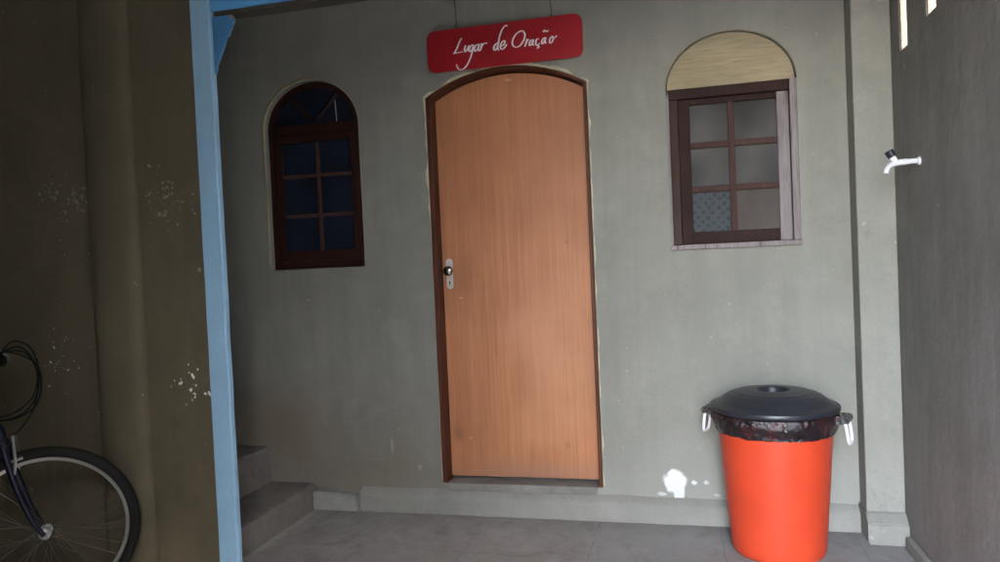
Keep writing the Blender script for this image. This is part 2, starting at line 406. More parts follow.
# ---- side wall with two slots
S1 = [(-.376, 2.187), (-.262, 2.187), (-.262, 2.62), (-.376, 2.62)]
S2 = [(-.745, 2.225), (-.628, 2.225), (-.628, 2.62), (-.745, 2.62)]
side = thing('side_wall', (XR+.06, -2, 0), 'dark grey rough side wall at right, pierced by narrow bright slots near its top', 'wall')
bm = bmesh.new()
holed(bm, [(-SIDE_END, 0), (.2, 0), (.2, CEIL), (-SIDE_END, CEIL)], [S1, S2], YZ, XR, XR+.13)
build('wall_panel', bm, M_side, side)
for (y0, y1, z0) in ((-.376, -.262, 2.187), (-.745, -.628, 2.225)):
    bm = bmesh.new()                                    # the pale jamb of the slot, seen edge-on
    box(bm, XR+.004, XR+.128, y1-.012, y1-.002, z0+.002, 2.618)
    build('slot_jamb', bm, M_reveal, side)
bm = bmesh.new(); box(bm, XR-.03, XR-.001, -SIDE_END, -.23, 0, .055, .008); build('skirting', bm, M_plinth, side)

# ---- left partition, blue post and beam
YL = -1.08
part = thing('partition_wall', (-3, YL, 0), 'dark olive wall with a rounded rib and flaked paint, behind the bicycle', 'wall')
bm = bmesh.new(); box(bm, -4.3, -1.988, YL, YL+.04, 0, CEIL); build('wall_panel', bm, M_left, part)
bm = bmesh.new()
rib = []
for i in range(25):
    a = math.pi*i/24
    rib.append((-2.435 - .125*math.cos(a)*(1 if math.cos(a) < 0 else 1), YL + .002 - .052*math.sin(a)**.8))
prism(bm, rib, lambda u, v, t: Vector((u, v, t)), 0, CEIL-.002)
build('rounded_rib', bm, M_left, part, True)

post = thing('blue_post_and_beam', (-1.935, -1.07, 0), 'light blue painted post with its blue beam, edging the dark olive wall', 'post')
bm = bmesh.new()                                        # slightly ragged painted post
ys = (-1.095, -1.066); N = 60; rings = []
for i in range(N+1):
    z = (CEIL-.002)*i/N
    w = noise.noise(Vector((0, z*6, 5)))*.003*(2.2 if z < .5 else 1); w2 = noise.noise(Vector((9, z*5, 5)))*.002
    rings.append([bm.verts.new(p) for p in ((-1.986+w2, ys[0], z), (-1.901+w, ys[0], z), (-1.896+w, ys[0]+.006, z), (-1.896+w, ys[1], z), (-1.986+w2, ys[1], z))])
for A, B in zip(rings, rings[1:]):
    for k in range(5): bm.faces.new((A[k], A[(k+1) % 5], B[(k+1) % 5], B[k]))
bm.faces.new(rings[0]); bm.faces.new(list(reversed(rings[-1])))
build('post', bm, M_blue, post)
bm = bmesh.new(); box(bm, -1.893, XR-.003, -1.090, -1.035, 2.455, 2.66, .004); beam = build('beam', bm, M_blue2, post)
bm = bmesh.new(); box(bm, -1.880, XR-.003, -1.086, -1.012, 2.438, 2.4545, .003); build('soffit_shade', bm, M_soffit_shade, beam)  # added dark strip: shade under the beam painted as its own colour
bm = bmesh.new()
gp = [(-1.894, 2.436), (-1.800, 2.436), (-1.792, 2.420), (-1.806, 2.390), (-1.824, 2.352), (-1.834, 2.346), (-1.846, 2.315), (-1.866, 2.275), (-1.884, 2.24), (-1.894, 2.20)]
prism(bm, gp, XZ, -1.078, -1.062); build('bracket', bm, M_blue3, post)

# ---- stairs
st = thing('staircase', (-2.6, -.5, 0), 'worn grey concrete steps climbing left behind the blue post', 'stairs')
xs = [-2.118, -2.405, -2.69, -2.975, -3.26]; zs = [.137, .345, .555, .765, .975]
for i in range(5):
    bm = bmesh.new()
    x1, z1 = xs[i], zs[i]; x0 = xs[i+1]-.0 if i < 4 else -3.55
    N = 24; rings = []
    for k in range(N+1):
        y = -1.035 + (1.032)*k/N
        w = noise.noise(Vector((i*7, y*5, 3)))*.006; h = noise.noise(Vector((i*7+3, y*6, 3)))*.005
        rings.append([bm.verts.new(p) for p in ((x0+.003, y, 0), (x1+w+.006, y, 0), (x1+w, y, z1*.5), (x1+w-.002, y, z1-.02+h), (x1+w-.012, y, z1-.004+h), (x1-.03, y, z1+h), (x0+.003, y, z1))])
    for A, B in zip(rings, rings[1:]):
        for k in range(7): bm.faces.new((A[k], A[(k+1) % 7], B[(k+1) % 7], B[k]))
    bm.faces.new(rings[0]); bm.faces.new(list(reversed(rings[-1])))
    build('step', bm, M_step, st)

# ------------------------------------------------------------------ door
def inset(x0, x1, z0, zs, rise, d):
    return segarch(x0+d, x1-d*.7, z0, zs-.002, rise-.008)
door = thing('front_door', (-.909, .05, .16), 'closed orange brown wooden door with an arched top and dark frame', 'door')
def ring_prism(bm, outer, inner, t0, t1):
    """frame open at the bottom: two outlines with the same count"""
    a = outer[1:]+[outer[0]]; b = inner[1:]+[inner[0]]; n = len(a)
    V = {}
    for key, pl in (('a', a), ('b', b)):
        for t in (t0, t1): V[key, t] = [bm.verts.new(XZ(u, v, t)) for u, v in pl]
    for i in range(n-1):
        for p, q in ((('a', t0), ('b', t0)), (('b', t0), ('b', t1)), (('b', t1), ('a', t1)), (('a', t1), ('a', t0))):
            bm.faces.new((V[p][i], V[q][i], V[q][i+1], V[p][i+1]))
    for i in (0, n-1): bm.faces.new((V['a', t0][i], V['b', t0][i], V['b', t1][i], V['a', t1][i]))
O = segarch(-1.347, -.471, .162, 2.262, .126); I = inset(-1.347, -.471, .162, 2.262, .126, .026)
bm = bmesh.new(); ring_prism(bm, O, I, -.004, .127)
bmesh.ops.bevel(bm, geom=[e for e in bm.edges if e.calc_length() > .5], offset=.003, segments=1, affect='EDGES')
fr = build('frame', bm, M_frame, door)
bm = bmesh.new(); box(bm, -1.3225, -1.3205, .012, .040, 1.24, 1.39); build('strike_plate', bm, M_dmetal, fr)
L = segarch(-1.319, -.499, .180, 2.255, .112)
bm = bmesh.new(); prism(bm, L, XZ, .078, .112); leaf = build('door_leaf', bm, M_door, door)
bm = bmesh.new()
hp = []
for i in range(13): hp.append((-1.279+.019*math.cos(math.pi*i/12), 1.372+.017*math.sin(math.pi*i/12)))
for i in range(13): hp.append((-1.279-.019*math.cos(math.pi*i/12), 1.238-.017*math.sin(math.pi*i/12)))
prism(bm, hp, XZ, .071, .0775); bmesh.ops.bevel(bm, geom=[e for e in bm.edges], offset=.0015, segments=1, affect='EDGES')
build('lock_plate', bm, M_plate, leaf)
bm = bmesh.new()
MK = Matrix.Translation((-1.272, .0705, 1.322)) @ Matrix.Rotation(R(90), 4, 'X')
lathe(bm, [(0, 0), (.014, 0), (.014, .004), (.010, .012), (.011, .022), (.022, .030), (.027, .040), (.026, .050), (.018, .058), (0, .060)], MK, 28)
build('door_knob', bm, M_knob, leaf, True)
bm = bmesh.new()
lathe(bm, [(0, 0), (.0055, 0), (.0055, .001), (0, .001)], Matrix.Translation((-1.279, .0705, 1.258)) @ Matrix.Rotation(R(90), 4, 'X'), 16)
box(bm, -1.2815, -1.2765, .0692, .0705, 1.242, 1.257); build('keyhole', bm, M_dmetal, leaf)
bm = bmesh.new(); box(bm, -1.320, -.498, -.012, .128, .120, .164, .008); build('threshold', bm, M_cement, door)
# ragged filler between frame and wall
bm = bmesh.new()
oo = segarch(-1.349, -.469, .17, 2.262, .128, n=60); path = oo[1:]+[oo[0]]
dense = []
for (u0, v0), (u1, v1) in zip(path, path[1:]):
    k = max(1, int(math.hypot(u1-u0, v1-v0)/.012))
    for j in range(k): dense.append((u0+(u1-u0)*j/k, v0+(v1-v0)*j/k))
dense.append(path[-1]); prev = None
for i, (u, v) in enumerate(dense):
    u2, v2 = dense[min(i+1, len(dense)-1)]; u1, v1 = dense[max(i-1, 0)]
    t = Vector((u2-u1, v2-v1)).normalized(); nx, nz = t.y, -t.x
    wv = noise.noise(Vector((u*9, v*9, 1)))+.35*noise.noise(Vector((u*30, v*30, 4)))
    amp = .007 + (.012 if v > 2.25 else 0) - (.004 if u < -1.3 and v < 1.62 else 0) + (.004 if u < -1.3 and v >= 1.62 else 0) + (.002 if u > -.5 else 0)
    w = max(.0008, min(.017, amp*(.75+1.3*wv)))
    cur = [bm.verts.new(XZ(u, v, -.0005)), bm.verts.new(XZ(u+nx*w*.4, v+nz*w*.4, -.0065-.002*wv)), bm.verts.new(XZ(u+nx*w, v+nz*w, -.0012))]
    if prev:
        bm.faces.new((prev[0], prev[1], cur[1], cur[0])); bm.faces.new((prev[1], prev[2], cur[2], cur[1]))
    prev = cur
build('plaster_edge', bm, M_edge, door)

# ------------------------------------------------------------------ windows
def bars(bm, xs, zs, x0, x1, z0, z1, y0, y1, w):
    for x in xs: box(bm, x-w/2, x+w/2, y0, y1, z0, z1, .003)
    for z in zs:
        e = [x0]+list(xs)+[x1]
        for a, b in zip(e, e[1:]):
            box(bm, a+(w/2 if a != x0 else 0)-.001, b-(w/2 if b != x1 else 0)+.001, y0+.0015, y1-.0015, z-w/2, z+w/2, .003)
def sash(bm, x0, x1, z0, z1, y0, y1, wl, wr, wt, wb):
    box(bm, x0, x0+wl, y0, y1, z0, z1, .004); box(bm, x1-wr, x1, y0, y1, z0, z1, .004)
    box(bm, x0+wl-.001, x1-wr+.001, y0+.002, y1-.002, z1-wt, z1, .004); box(bm, x0+wl-.001, x1-wr+.001, y0+.002, y1-.002, z0, z0+wb, .004)

# left: dark window with a fanlight
w1 = thing('arched_window', (-2.04, .04, 1.37), 'dark brown window with blue-black panes and a fanlight in its arch', 'window')
bm = bmesh.new()
A1 = arch(-2.330, -1.752, 1.370, 2.168, .260); B1 = arch(-2.300, -1.782, 1.370, 2.168, .232)
ring_prism(bm, A1, B1, .030, .100)
box(bm, -2.299, -1.783, .032, .098, 1.3705, 1.412, .003)
build('frame', bm, M_sash, w1)
bm = bmesh.new(); box(bm, -2.299, -1.783, .024, .097, 2.140, 2.195, .004); build('transom', bm, M_sash, w1)
bm = bmesh.new(); sash(bm, -2.298, -1.784, 1.413, 2.139, .036, .075, .040, .040, .045, .06)
build('sash', bm, M_sash, w1)
bm = bmesh.new(); bars(bm, (-2.032,), (1.902, 1.674), -2.258, -1.824, 1.473, 2.094, .042, .070, .020)
build('glazing_bars', bm, M_bars, w1)
bm = bmesh.new(); box(bm, -2.259, -1.823, .057, .061, 1.472, 2.095); build('glass', bm, M_night, w1)
fan = [(x, z) for x, z in arch(-2.301, -1.781, 2.194, 2.200, .202)]
bm = bmesh.new(); prism(bm, fan, XZ, .060, .064); build('fanlight_glass', bm, M_night, w1)
bm = bmesh.new()
for an in (52, 128):
    a = R(an); c0 = Vector((-2.041, .052, 2.196))
    p0 = c0+Vector((math.cos(a)*.035, 0, math.sin(a)*.035)); p1 = c0+Vector((math.cos(a)*.232, 0, math.sin(a)*.196))
    tube(bm, [p0, p1], .012, 6)
build('fanlight_bars', bm, M_sash, w1)
bm = bmesh.new(); tube(bm, [(-1.905, .055, 2.20), (-1.912, .054, 2.355)], .0022, 6); build('stay_rod', bm, M_metal, w1)
bm = bmesh.new()                                         # rough plaster lip round the arch
lip = arch(-2.334, -1.748, 1.40, 2.170, .264, n=60); lp = lip[1:]+[lip[0]]; prev = None
for i, (u, v) in enumerate(lp):
    u2, v2 = lp[min(i+1, len(lp)-1)]; u1, v1 = lp[max(i-1, 0)]
    t = Vector((u2-u1, v2-v1)).normalized(); nx, nz = t.y, -t.x
    wv = noise.noise(Vector((u*18, v*18, 8)))
    left = max(0, min(1, (-1.93-u)/.15)); w = .004+.014*left*(1+.9*wv)
    cur = [bm.verts.new(XZ(u-nx*.001, v-nz*.001, .003)), bm.verts.new(XZ(u+nx*w*.35, v+nz*w*.35, -.006*(.3+left))), bm.verts.new(XZ(u+nx*w, v+nz*w, -.0015))]
    if prev:
        bm.faces.new((prev[0], prev[1], cur[1], cur[0])); bm.faces.new((prev[1], prev[2], cur[2], cur[1]))
    prev = cur
M_lip = plaster('old_cream_lip', (.30, .26, .16), (.36, .31, .20), streak=.4, bump=.8)
build('plaster_lip', bm, M_lip, w1)

# right: weathered window under a boarded arch
w2 = thing('arched_window', (.232, .03, 1.38), 'weathered window with frosted panes below a tan boarded arch, above the orange bin', 'window')
bm = bmesh.new()
box(bm, -.074, -.062, -.014, .10, 1.402, 2.150, .003)
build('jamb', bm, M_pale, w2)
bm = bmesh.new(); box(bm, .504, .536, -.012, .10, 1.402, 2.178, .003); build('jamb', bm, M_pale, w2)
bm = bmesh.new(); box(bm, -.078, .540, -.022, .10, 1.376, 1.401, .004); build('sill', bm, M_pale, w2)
bm = bmesh.new(); box(bm, -.061, .503, .004, .10, 2.128, 2.176, .003); build('head', bm, M_sash2, w2)
bm = bmesh.new(); box(bm, -.061, -.020, .006, .10, 1.402, 2.127, .003); build('jamb_strip', bm, M_sash, w2)
bm = bmesh.new()
box(bm, -.019, .036, .022, .062, 1.402, 2.127, .004)
box(bm, .035, .448, .024, .060, 2.098, 2.1265, .004); box(bm, .035, .448, .024, .060, 1.4025, 1.462, .004)
sh = build('sash', bm, M_sash2, w2)
bm = bmesh.new(); box(bm, .447, .502, .022, .062, 1.402, 2.127, .004); build('lock_stile', bm, M_pale, sh)  # pale colour stands in for light reflecting off this stile
bm = bmesh.new(); bars(bm, (.233,), (1.895, 1.675), .035, .448, 1.461, 2.099, .026, .056, .030)
build('glazing_bars', bm, M_bars2, sh)
bm = bmesh.new(); box(bm, .034, .449, .044, .047, 1.685, 2.100); build('frosted_glass', bm, M_frost, w2)
bm = bmesh.new(); box(bm, .034, .233, .0441, .0471, 1.455, 1.684); build('patterned_pane', bm, M_lattice, w2)
bm = bmesh.new(); box(bm, .2335, .449, .040, .0472, 1.455, 1.684); build('card_pane', bm, M_card, w2)
inf = arch(-.068, .532, 2.179, 2.182, .250)
bm = bmesh.new(); prism(bm, inf, XZ, .008, .05); build('arch_board', bm, M_infill, w2)
bm = bmesh.new()                                         # frayed filler line round the arch
lip = arch(-.075, .539, 2.178, 2.178, .261, n=60); lp = lip[1:]+[lip[0]]; lp = lp[:-1]; prev = None
for i, (u, v) in enumerate(lp):
    u2, v2 = lp[min(i+1, len(lp)-1)]; u1, v1 = lp[max(i-1, 0)]
    t = Vector((u2-u1, v2-v1)).normalized(); nx, nz = t.y, -t.x
    w = .006*(1+.9*noise.noise(Vector((u*18, v*18, 8))))
    cur = [bm.verts.new(XZ(u-nx*.001, v-nz*.001, .006)), bm.verts.new(XZ(u+nx*w*.5, v+nz*w*.5, -.006)), bm.verts.new(XZ(u+nx*w, v+nz*w, -.001))]
    if prev:
        bm.faces.new((prev[0], prev[1], cur[1], cur[0])); bm.faces.new((prev[1], prev[2], cur[2], cur[1]))
    prev = cur
build('filler_edge', bm, M_lip, w2)

# ------------------------------------------------------------------ sign
sg = thing('hanging_sign', (-.892, -.03, 2.384), 'red rounded sign board with white script, hung on two wires above the door', 'sign')
sx0, sx1, sz0, sz1, rr = -1.309, -.474, 2.384, 2.603, .042
poly = []
for cx, cz, a0 in ((sx1-rr, sz0+rr, -90), (sx1-rr, sz1-rr, 0), (sx0+rr, sz1-rr, 90), (sx0+rr, sz0+rr, 180)):
    for i in range(9):
        a = R(a0+90*i/8); poly.append((cx+rr*math.cos(a), cz+rr*math.sin(a)))
bm = bmesh.new(); prism(bm, poly, XZ, -.042, -.026)
bmesh.ops.bevel(bm, geom=[e for e in bm.edges if abs(e.verts[0].co.y-e.verts[1].co.y) < 1e-5], offset=.002, segments=2, affect='EDGES')
build('sign_board', bm, M_sign, sg)
for word in (STROKES[:10], STROKES[10:13], STROKES[13:]):
    bm = bmesh.new()
    for k_, s in enumerate(word):
        pts = smooth_path([(x, -.0432-.00025*k_, z) for x, z in s], 7); prev = None; m = len(pts)
        for i, p in enumerate(pts):
            t = pts[min(i+1, m-1)]-pts[max(i-1, 0)]; t.normalize()
            slant = abs(t.z)                                  # broad-nib: down strokes are thicker
            w = (.0018+.0025*slant)*(1 if 0 < i < m-1 else .5)
            nx = Vector((t.z, 0, -t.x))
            cur = [bm.verts.new(p+nx*w), bm.verts.new(p-nx*w), bm.verts.new(p-nx*w+Vector((0, .0014, 0))), bm.verts.new(p+nx*w+Vector((0, .0014, 0)))]
            if prev:
                for k in range(4): bm.faces.new((prev[k], prev[(k+1) % 4], cur[(k+1) % 4], cur[k]))
            else: bm.faces.new(cur)
            prev = cur
        bm.faces.new(prev)
    build('lettering', bm, M_white, sg)
for x, zt in ((-1.143, CEIL), (-.632, CEIL)):
    bm = bmesh.new(); tube(bm, [(x, -.034, 2.590), (x+.002, -.034, 2.62), (x-.004, -.034, 2.75), (x-.004, -.034, zt-.002)], .0022, 6)
    tube(bm, [(x+.009*math.cos(a*math.pi/6), -.034, 2.603+.011*math.sin(a*math.pi/6)) for a in range(12)], .0018, 6, closed=True)
    build('hanging_wire', bm, M_wire, sg)

# ------------------------------------------------------------------ bin
BX, BY = .352, -.305
b = thing('waste_bin', (BX, BY, 0), 'orange plastic waste bin with black lid, black bag rim and white handles', 'bin')
MB = Matrix.Translation((BX, BY, 0))
bm = bmesh.new()
lathe(bm, [(0, .004), (.180, .004), (.185, .0), (.193, .003), (.200, .014), (.204, .04), (.2135, .16), (.2245, .30), (.235, .44), (.2435, .555), (.2455, .575),
           (.2455, .590), (.258, .596), (.262, .604), (.262, .628), (.257, .632), (.246, .632), (.240, .60), (.20, .05), (0, .03)], MB, 72)
body = build('bin_body', bm, M_bin, b, True)
bm = bmesh.new()
def lj(j, a, r, z): return r, z
lathe(bm, [(.0, .638), (.262, .638), (.270, .641), (.2775, .648), (.2785, .656), (.276, .664), (.266, .669), (.250, .672), (.238, .678), (.226, .690), (.208, .704), (.2035, .7045), (.199, .7085), (.180, .7165), (.175, .716), (.170, .7195), (.150, .7235), (.140, .7245), (.136, .7235), (.132, .7245), (.110, .7275), (.090, .7290),
           (.078, .7295), (.072, .728), (.067, .720), (.063, .690), (.055, .682), (.030, .680), (0, .680)], MB, 72)
lid = build('lid', bm, M_lid, b, True)
bm = bmesh.new()                                          # bag folded over the rim
rb = random.Random(3)
def bj(j, a, r, z):
    n1 = noise.noise(Vector((math.cos(a)*5, math.sin(a)*5, j*.35))); n2 = noise.noise(Vector((math.cos(a)*17, math.sin(a)*17, j*.9+4)))
    k = min(1, j/3)
    n3 = noise.noise(Vector((math.cos(a)*38, math.sin(a)*38, j*.8)))
    return r + k*(.005*n1+.007*n2+.0045*n3), z + (0 if j < 6 else .007*n1+.007*n2)
lathe(bm, [(.262, .6345), (.268, .637), (.272, .630), (.2735, .620), (.2735, .608), (.270, .596), (.264, .582), (.258, .568), (.254, .556), (.2525, .549), (.2515, .551), (.255, .575)], MB, 180, bj)
build('bag_rim', bm, M_bag, b, True)
for sgn, ang in ((-1, 160), (1, -20)):
    a = R(ang); rad = Vector((math.cos(a), math.sin(a), 0)); tan = Vector((-math.sin(a), math.cos(a), 0)); c = Vector((BX, BY, 0))
    bm = bmesh.new()
    def P(r, t, z): return c + rad*r + tan*t + Vector((0, 0, z))
    vs = []
    for t in (-.05, .05):
        for r, z in ((.2625, .598), (.312, .604), (.320, .612), (.320, .628), (.312, .636), (.2625, .636)): vs.append(bm.verts.new(P(r, t, z)))
    for k in range(6): bm.faces.new((vs[k], vs[(k+1) % 6], vs[6+(k+1) % 6], vs[6+k]))
    bm.faces.new(vs[:6]); bm.faces.new(list(reversed(vs[6:])))
    bmesh.ops.bevel(bm, geom=bm.edges[:], offset=.004, segments=2, affect='EDGES')
    lug = build('handle_lug', bm, M_bag, b)
    bm = bmesh.new()
    pts = smooth_path([P(.300, -.042, .612), P(.306, -.043, .590), P(.312, -.042, .545), P(.314, -.032, .522), P(.314, 0, .514), P(.314, .032, .522), P(.312, .042, .545), P(.306, .043, .590), P(.300, .042, .612)], 5)
    tube(bm, pts, .0068, 10); build('handle', bm, M_handle, b, True)

# ------------------------------------------------------------------ tap
T0 = Vector((XR, -.497, 1.690))
tp = thing('wall_tap', tuple(T0), 'small white plastic tap with dark knob sticking out of the side wall', 'tap')
bm = bmesh.new()
lathe(bm, [(0, .0), (.017, 0), (.017, .006), (.012, .010), (0, .010)], Matrix.Translation(T0-Vector((.0005, 0, 0))) @ Matrix.Rotation(R(-90), 4, 'Y'), 20)
build('wall_flange', bm, M_tap, tp, True)
bm = bmesh.new()
pth = smooth_path([T0+Vector(p) for p in ((-.008, 0, 0), (-.05, 0, -.001), (-.085, 0, -.003), (-.108, -.003, -.010), (-.122, -.006, -.026), (-.128, -.008, -.044))], 5)
tube(bm, pth, [.0105 if i < 5 else (.0125 if i < 14 else .0105) for i in range(len(pth))], 16)
lathe(bm, [(0, 0), (.012, 0), (.012, .022), (.009, .026), (0, .026)], Matrix.Translation(T0+Vector((-.090, -.001, 0))) @ Matrix.Rotation(R(-28), 4, 'Y'), 16)
build('spout', bm, M_tap, tp, True)
bm = bmesh.new()
lathe(bm, [(0, .024), (.016, .024), (.017, .028), (.017, .050), (.014, .054), (0, .054)], Matrix.Translation(T0+Vector((-.090, -.001, 0))) @ Matrix.Rotation(R(-28), 4, 'Y'), 10)
build('knob', bm, M_tapknob, tp)

# ------------------------------------------------------------------ bicycle
HC = Vector((-2.568, -1.402, .345))
bk = thing('bicycle', (-3.0, -1.402, 0), 'dark bicycle with bright wheel rim, its front wheel turned towards the olive wall', 'bicycle')
def wheel(c, ang, sub):
    d = Vector((math.cos(ang), math.sin(ang), 0)); n = Vector((-math.sin(ang), math.cos(ang), 0)); u = Vector((0, 0, 1))
    Mw = Matrix(((d.x, u.x, n.x, c.x), (d.y, u.y, n.y, c.y), (d.z, u.z, n.z, c.z), (0, 0, 0, 1)))
    root = bpy.data.objects.new('wheel', None); COL.objects.link(root); root.parent = bk
    root.location = c - Vector(bk.location)
    r0 = .345
    bm = bmesh.new()
    prof = [(r0-.021+.0235*math.cos(2*math.pi*k/14), .0235*math.sin(2*math.pi*k/14)) for k in range(14)]
    lathe(bm, prof+[prof[0]], Mw, 96); build('tyre', bm, M_tyre, root, True)
    bm = bmesh.new()
    lathe(bm, [(r0-.044, -.012), (r0-.040, -.0135), (r0-.040, .0135), (r0-.044, .012), (r0-.053, .010), (r0-.055, .006), (r0-.055, -.006), (r0-.053, -.010), (r0-.044, -.012)], Mw, 96)
    build('rim', bm, M_rim, root, True)
    bm = bmesh.new()
    lathe(bm, [(0, -.052), (.005, -.052), (.006, -.045), (.012, -.045), (.014, -.038), (.022, -.035), (.022, -.031), (.011, -.028), (.011, .028), (.022, .031), (.022, .035), (.014, .038), (.012, .045), (.006, .045), (.005, .052), (0, .052)], Mw, 24)
    build('hub', bm, M_hub, root, True)
    bm = bmesh.new()
    for k in range(36):
        a1 = 2*math.pi*k/36; sg_ = 1 if k % 2 else -1; off = R(72) if (k//2) % 2 else -R(72)
        p0 = Mw @ Vector((.019*math.cos(a1+off), .019*math.sin(a1+off), .033*sg_)); p1 = Mw @ Vector(((r0-.054)*math.cos(a1), (r0-.054)*math.sin(a1), .003*sg_))
        tube(bm, [p0, p1], .0011, 5)
    build('spokes', bm, M_spoke, root)
    return d, n
TH = R(40)
d, n = wheel(HC, TH, 0)
RW = Vector((-3.66, -1.402, .345)); wheel(RW, 0, 0)
U = Vector((0, 0, 1))
def W(s, h, k=0): return HC + d*s + U*h + n*k           # fork frame: forward, up, sideways
bm = bmesh.new()
for sg_ in (-1, 1):
    tube(bm, smooth_path([W(0, 0, .052*sg_), W(-.035, .06, .052*sg_), W(-.068, .15, .050*sg_), W(-.098, .26, .047*sg_), W(-.122, .375, .040*sg_)], 5), [.009]*6+[.011]*6+[.0135]*9, 10)
tube(bm, [W(-.122, .375, -.048), W(-.122, .375, .048)], .016, 10)
tube(bm, [W(-.122, .375), W(-.132, .405)], .018, 10)
fk = build('fork', bm, M_bike, bk, True)
bm = bmesh.new()                                          # V-brake arms and pads on the fork
for sg_ in (-1, 1):
    tube(bm, [W(-.088, .26, .050*sg_), W(-.082, .31, .046*sg_), W(-.086, .375, .038*sg_), W(-.090, .405, .02*sg_)], .006, 8)
    tube(bm, [W(-.12, .300, .024*sg_), W(-.06, .318, .024*sg_)], .006, 8)
    tube(bm, [W(-.083, .309, .046*sg_), W(-.083, .309, .022*sg_)], .004, 8)
tube(bm, [W(-.090, .405, -.03), W(-.090, .405, .03)], .003, 6)
build('brake', bm, M_metal, bk, True)
HT0 = W(-.132, .405); HT1 = W(-.185, .56)
bm = bmesh.new()                                          # frame behind the head tube
BB = Vector((-3.22, -1.402, .285)); ST = Vector((-3.38, -1.402, .79))
tube(bm, [HT0, HT1], .022, 14)
tube(bm, [HT0+U*.03, BB], .019, 12); tube(bm, [HT1-U*.03, ST-U*.06], .017, 12); tube(bm, [BB, ST], .016, 12)
for sg_ in (-1, 1):
    tube(bm, [BB+Vector((-.03, .025*sg_, 0)), RW+Vector((0, .058*sg_, 0))], .009, 8)
    tube(bm, [ST+Vector((0, .018*sg_, -.05)), RW+Vector((0, .058*sg_, 0))], .008, 8)
tube(bm, [BB-Vector((0, .036, 0)), BB+Vector((0, .036, 0))], .022, 14)
build('frame', bm, M_bike, bk, True)
bm = bmesh.new()
tube(bm, smooth_path([HT1, W(-.198, .60), W(-.205, .66), W(-.17, .695), W(-.115, .705)], 4), .014, 10)
stem = build('stem', bm, M_bblack, bk, True)
bm = bmesh.new()
bp = [W(-.19, .755, -.30), W(-.165, .75, -.16), W(-.115, .705, -.05), W(-.115, .705, .05), W(-.165, .75, .16), W(-.19, .755, .255)]
tube(bm, smooth_path(bp, 5), .0115, 10); bar = build('handlebar', bm, M_bblack, bk, True)
for sg_, e in ((-1, .30), (1, .255)):
    bm = bmesh.new(); tube(bm, [W(-.191, .7552, e*sg_+.005*sg_), W(-.173, .752, (e-.105)*sg_)], .0165, 12); build('grip', bm, M_tyre, bar, True)
    bm = bmesh.new()
    tube(bm, smooth_path([W(-.150, .742, (e-.125)*sg_), W(-.125, .725, (e-.115)*sg_), W(-.115, .705, (e-.08)*sg_), W(-.13, .69, (e-.02)*sg_)], 4), .0055, 8)
    tube(bm, [W(-.172, .752, (e-.13)*sg_), W(-.140, .733, (e-.125)*sg_)], .011, 8)
    build('brake_lever', bm, M_metal, bar, True)
bm = bmesh.new()                                          # looping brake and gear cables
for pts in (
    [W(-.13, .735, .135), W(-.07, .75, .12), W(-.02, .70, .08), W(.0, .60, .05), W(-.02, .50, .02), W(-.06, .435, .0), W(-.090, .408, 0)],
    [W(-.13, .735, -.17), W(-.07, .75, -.12), W(.005, .69, -.04), W(.015, .60, .0), W(-.01, .515, .02), W(-.08, .47, .03), W(-.16, .47, .03)],
    [W(-.14, .735, .12), W(-.05, .73, .09), W(-.005, .65, .06), W(-.02, .55, .05), W(-.09, .49, .03), W(-.165, .48, .03)],
    [W(-.13, .74, .14), W(-.09, .775, .13), W(-.03, .75, .10), W(.0, .67, .06), W(-.005, .56, .04), W(-.06, .485, .03), W(-.165, .46, .03)]):
    tube(bm, smooth_path(pts, 7), .0032, 8)
build('cable', bm, M_bblack, bk, True)
bm = bmesh.new()
tube(bm, [ST-U*.1, ST+Vector((-.03, 0, .1))], .013, 10); build('seat_post', bm, M_metal, bk, True)
bm = bmesh.new()
sp = [(-.16, .070), (-.13, .078), (-.06, .066), (.02, .038), (.09, .022), (.125, .012)]
rows = []
for x, wd in sp:
    rows.append([bm.verts.new(ST+Vector((-.04+x, wd*q, .115+(.03-.03*q*q*q*q) - .012*abs(q)*abs(q)))) for q in (-1, -.7, -.3, 0, .3, .7, 1)])
for A, B in zip(rows, rows[1:]):
    for k in range(6): bm.faces.new((A[k], A[k+1], B[k+1], B[k]))
gx = bmesh.ops.extrude_face_region(bm, geom=bm.faces[:]); bmesh.ops.translate(bm, verts=[v for v in gx['geom'] if isinstance(v, bmesh.types.BMVert)], vec=(0, 0, -.03))
build('saddle', bm, M_bblack, bk, True)
bm = bmesh.new()
Mc = Matrix.Translation(BB-Vector((0, .048, 0))) @ Matrix.Rotation(R(90), 4, 'X')
lathe(bm, [(.070, -.002), (.088, -.002), (.088, .002), (.070, .002), (.070, -.002)], Mc, 40)
for k in range(5):
    a = 2*math.pi*k/5; tube(bm, [BB-Vector((0, .048, 0)), BB+Vector((.072*math.cos(a), -.048, .072*math.sin(a)))], .006, 6)
tube(bm, [BB+Vector((0, -.058, 0)), BB+Vector((.12, -.066, -.12))], .010, 8); tube(bm, [BB+Vector((0, .050, 0)), BB+Vector((-.12, .066, .12))], .010, 8)
tube(bm, [BB-Vector((0, .075, 0)), BB+Vector((0, .066, 0))], .008, 8)
build('crankset', bm, M_metal, bk, True)
for sg_, o in ((-1, Vector((.12, -.11, -.12))), (1, Vector((-.12, .11, .12)))):
    bm = bmesh.new(); c = BB+o; box(bm, c.x-.045, c.x+.045, c.y-.042, c.y+.042, c.z-.012, c.z+.012, .004); build('pedal', bm, M_bblack, bk)
bm = bmesh.new()
ch = [BB+Vector((0, -.048, .088)), RW+Vector((0, -.048, .045)), RW+Vector((-.045, -.048, 0)), RW+Vector((0, -.048, -.045)), BB+Vector((0, -.048, -.088)), BB+Vector((.088, -.048, 0))]
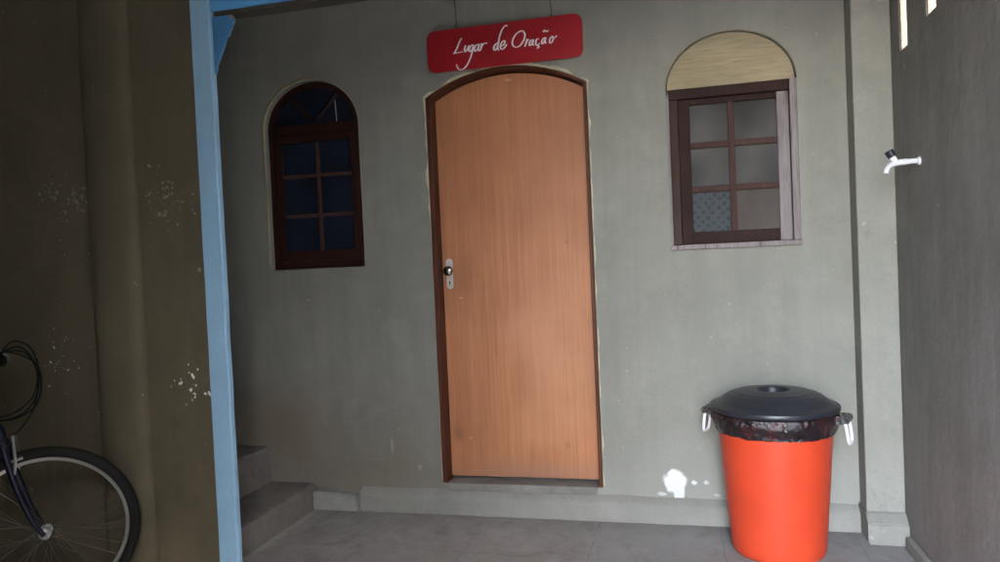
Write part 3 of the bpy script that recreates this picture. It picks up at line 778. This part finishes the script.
tube(bm, ch, .004, 6, closed=True); build('chain', bm, M_spoke, bk)
bm = bmesh.new(); tube(bm, [BB+Vector((-.10, .05, .02)), BB+Vector((-.13, .20, -.279))], .008, 8); build('kickstand', bm, M_bblack, bk, True)

# ------------------------------------------------------------------ camera
D_, H_ = 3.81371, 1.353064; F_, YAW, PIT, ROL = 736.80895, .250185, -.024499, -.044933
def ray(X, Y):
    cr, sr = math.cos(ROL), math.sin(ROL); px = X*cr+Y*sr; py = -X*sr+Y*cr
    r = px/F_; u2 = -py/F_; cp, sp_ = math.cos(PIT), math.sin(PIT)
    fw = cp-sp_*u2; z = sp_+cp*u2; cy, sy = math.cos(YAW), math.sin(YAW)
    return Vector((r*cy-fw*sy, r*sy+fw*cy, z))
f0 = ray(0, 0); ax = (ray(1, 0)-f0).normalized(); ay = -(ray(0, 1)-f0).normalized(); az = -f0.normalized()
cam = bpy.data.cameras.new('camera'); co = bpy.data.objects.new('camera', cam); COL.objects.link(co)
co.matrix_world = Matrix(((ax.x, ay.x, az.x, 0), (ax.y, ay.y, az.y, -D_), (ax.z, ay.z, az.z, H_), (0, 0, 0, 1)))
cam.sensor_fit = 'HORIZONTAL'; cam.sensor_width = 36; cam.lens = 36*F_/1000; cam.clip_start = .05; cam.clip_end = 500
scene.camera = co
# ------------------------------------------------------------------ added light-blocking shell behind the camera, sky and sun
bm = bmesh.new()
box(bm, -4.45, -4.3, -FRONT, .2, -.1, CEIL)                         # far left side of the shell
box(bm, -4.3, OPEN_X0, -FRONT-.15, -FRONT, -.1, CEIL)               # added front wall, keeps light off the left side
box(bm, OPEN_X0, XR+.14, -FRONT-.15, -FRONT, OPEN_Z, CEIL)          # added lintel, keeps light off the upper wall
structure('light_blocker_shell', bm, M_ceiling)
w = bpy.data.worlds.new('World'); scene.world = w; w.use_nodes = True
nt = w.node_tree; sky = nt.nodes.new('ShaderNodeTexSky'); sky.sky_type = 'NISHITA'; sky.sun_disc = False
SUN_EL, SUN_AZ = R(52), R(140)                                       # azimuth: clockwise from +y
sky.sun_elevation = SUN_EL; sky.sun_rotation = SUN_AZ; sky.dust_density = 3.; sky.air_density = 1.0
hs = nt.nodes.new('ShaderNodeHueSaturation'); hs.inputs['Saturation'].default_value = .7      # thin cloud: a paler sky
nt.links.new(sky.outputs[0], hs.inputs['Color']); nt.links.new(hs.outputs[0], nt.nodes['Background'].inputs['Color']); nt.nodes['Background'].inputs['Strength'].default_value = .15
sl = bpy.data.lights.new('sun', 'SUN'); sl.energy = 1.5; sl.angle = R(15); sl.color = (1, .95, .88)
so = bpy.data.objects.new('sun', sl); COL.objects.link(so)
dv = Vector((math.sin(SUN_AZ)*math.cos(SUN_EL), math.cos(SUN_AZ)*math.cos(SUN_EL), math.sin(SUN_EL)))
so.rotation_euler = dv.to_track_quat('Z', 'Y').to_euler(); so.location = dv*20
vs = scene.view_settings; vs.view_transform = 'Standard'; vs.look = 'None'; vs.gamma = 1; vs.use_curve_mapping = False; vs.exposure = EXPO
scene.cycles.use_denoising = True; scene.cycles.max_bounces = 10; scene.cycles.diffuse_bounces = 6
bpy.context.view_layer.update()
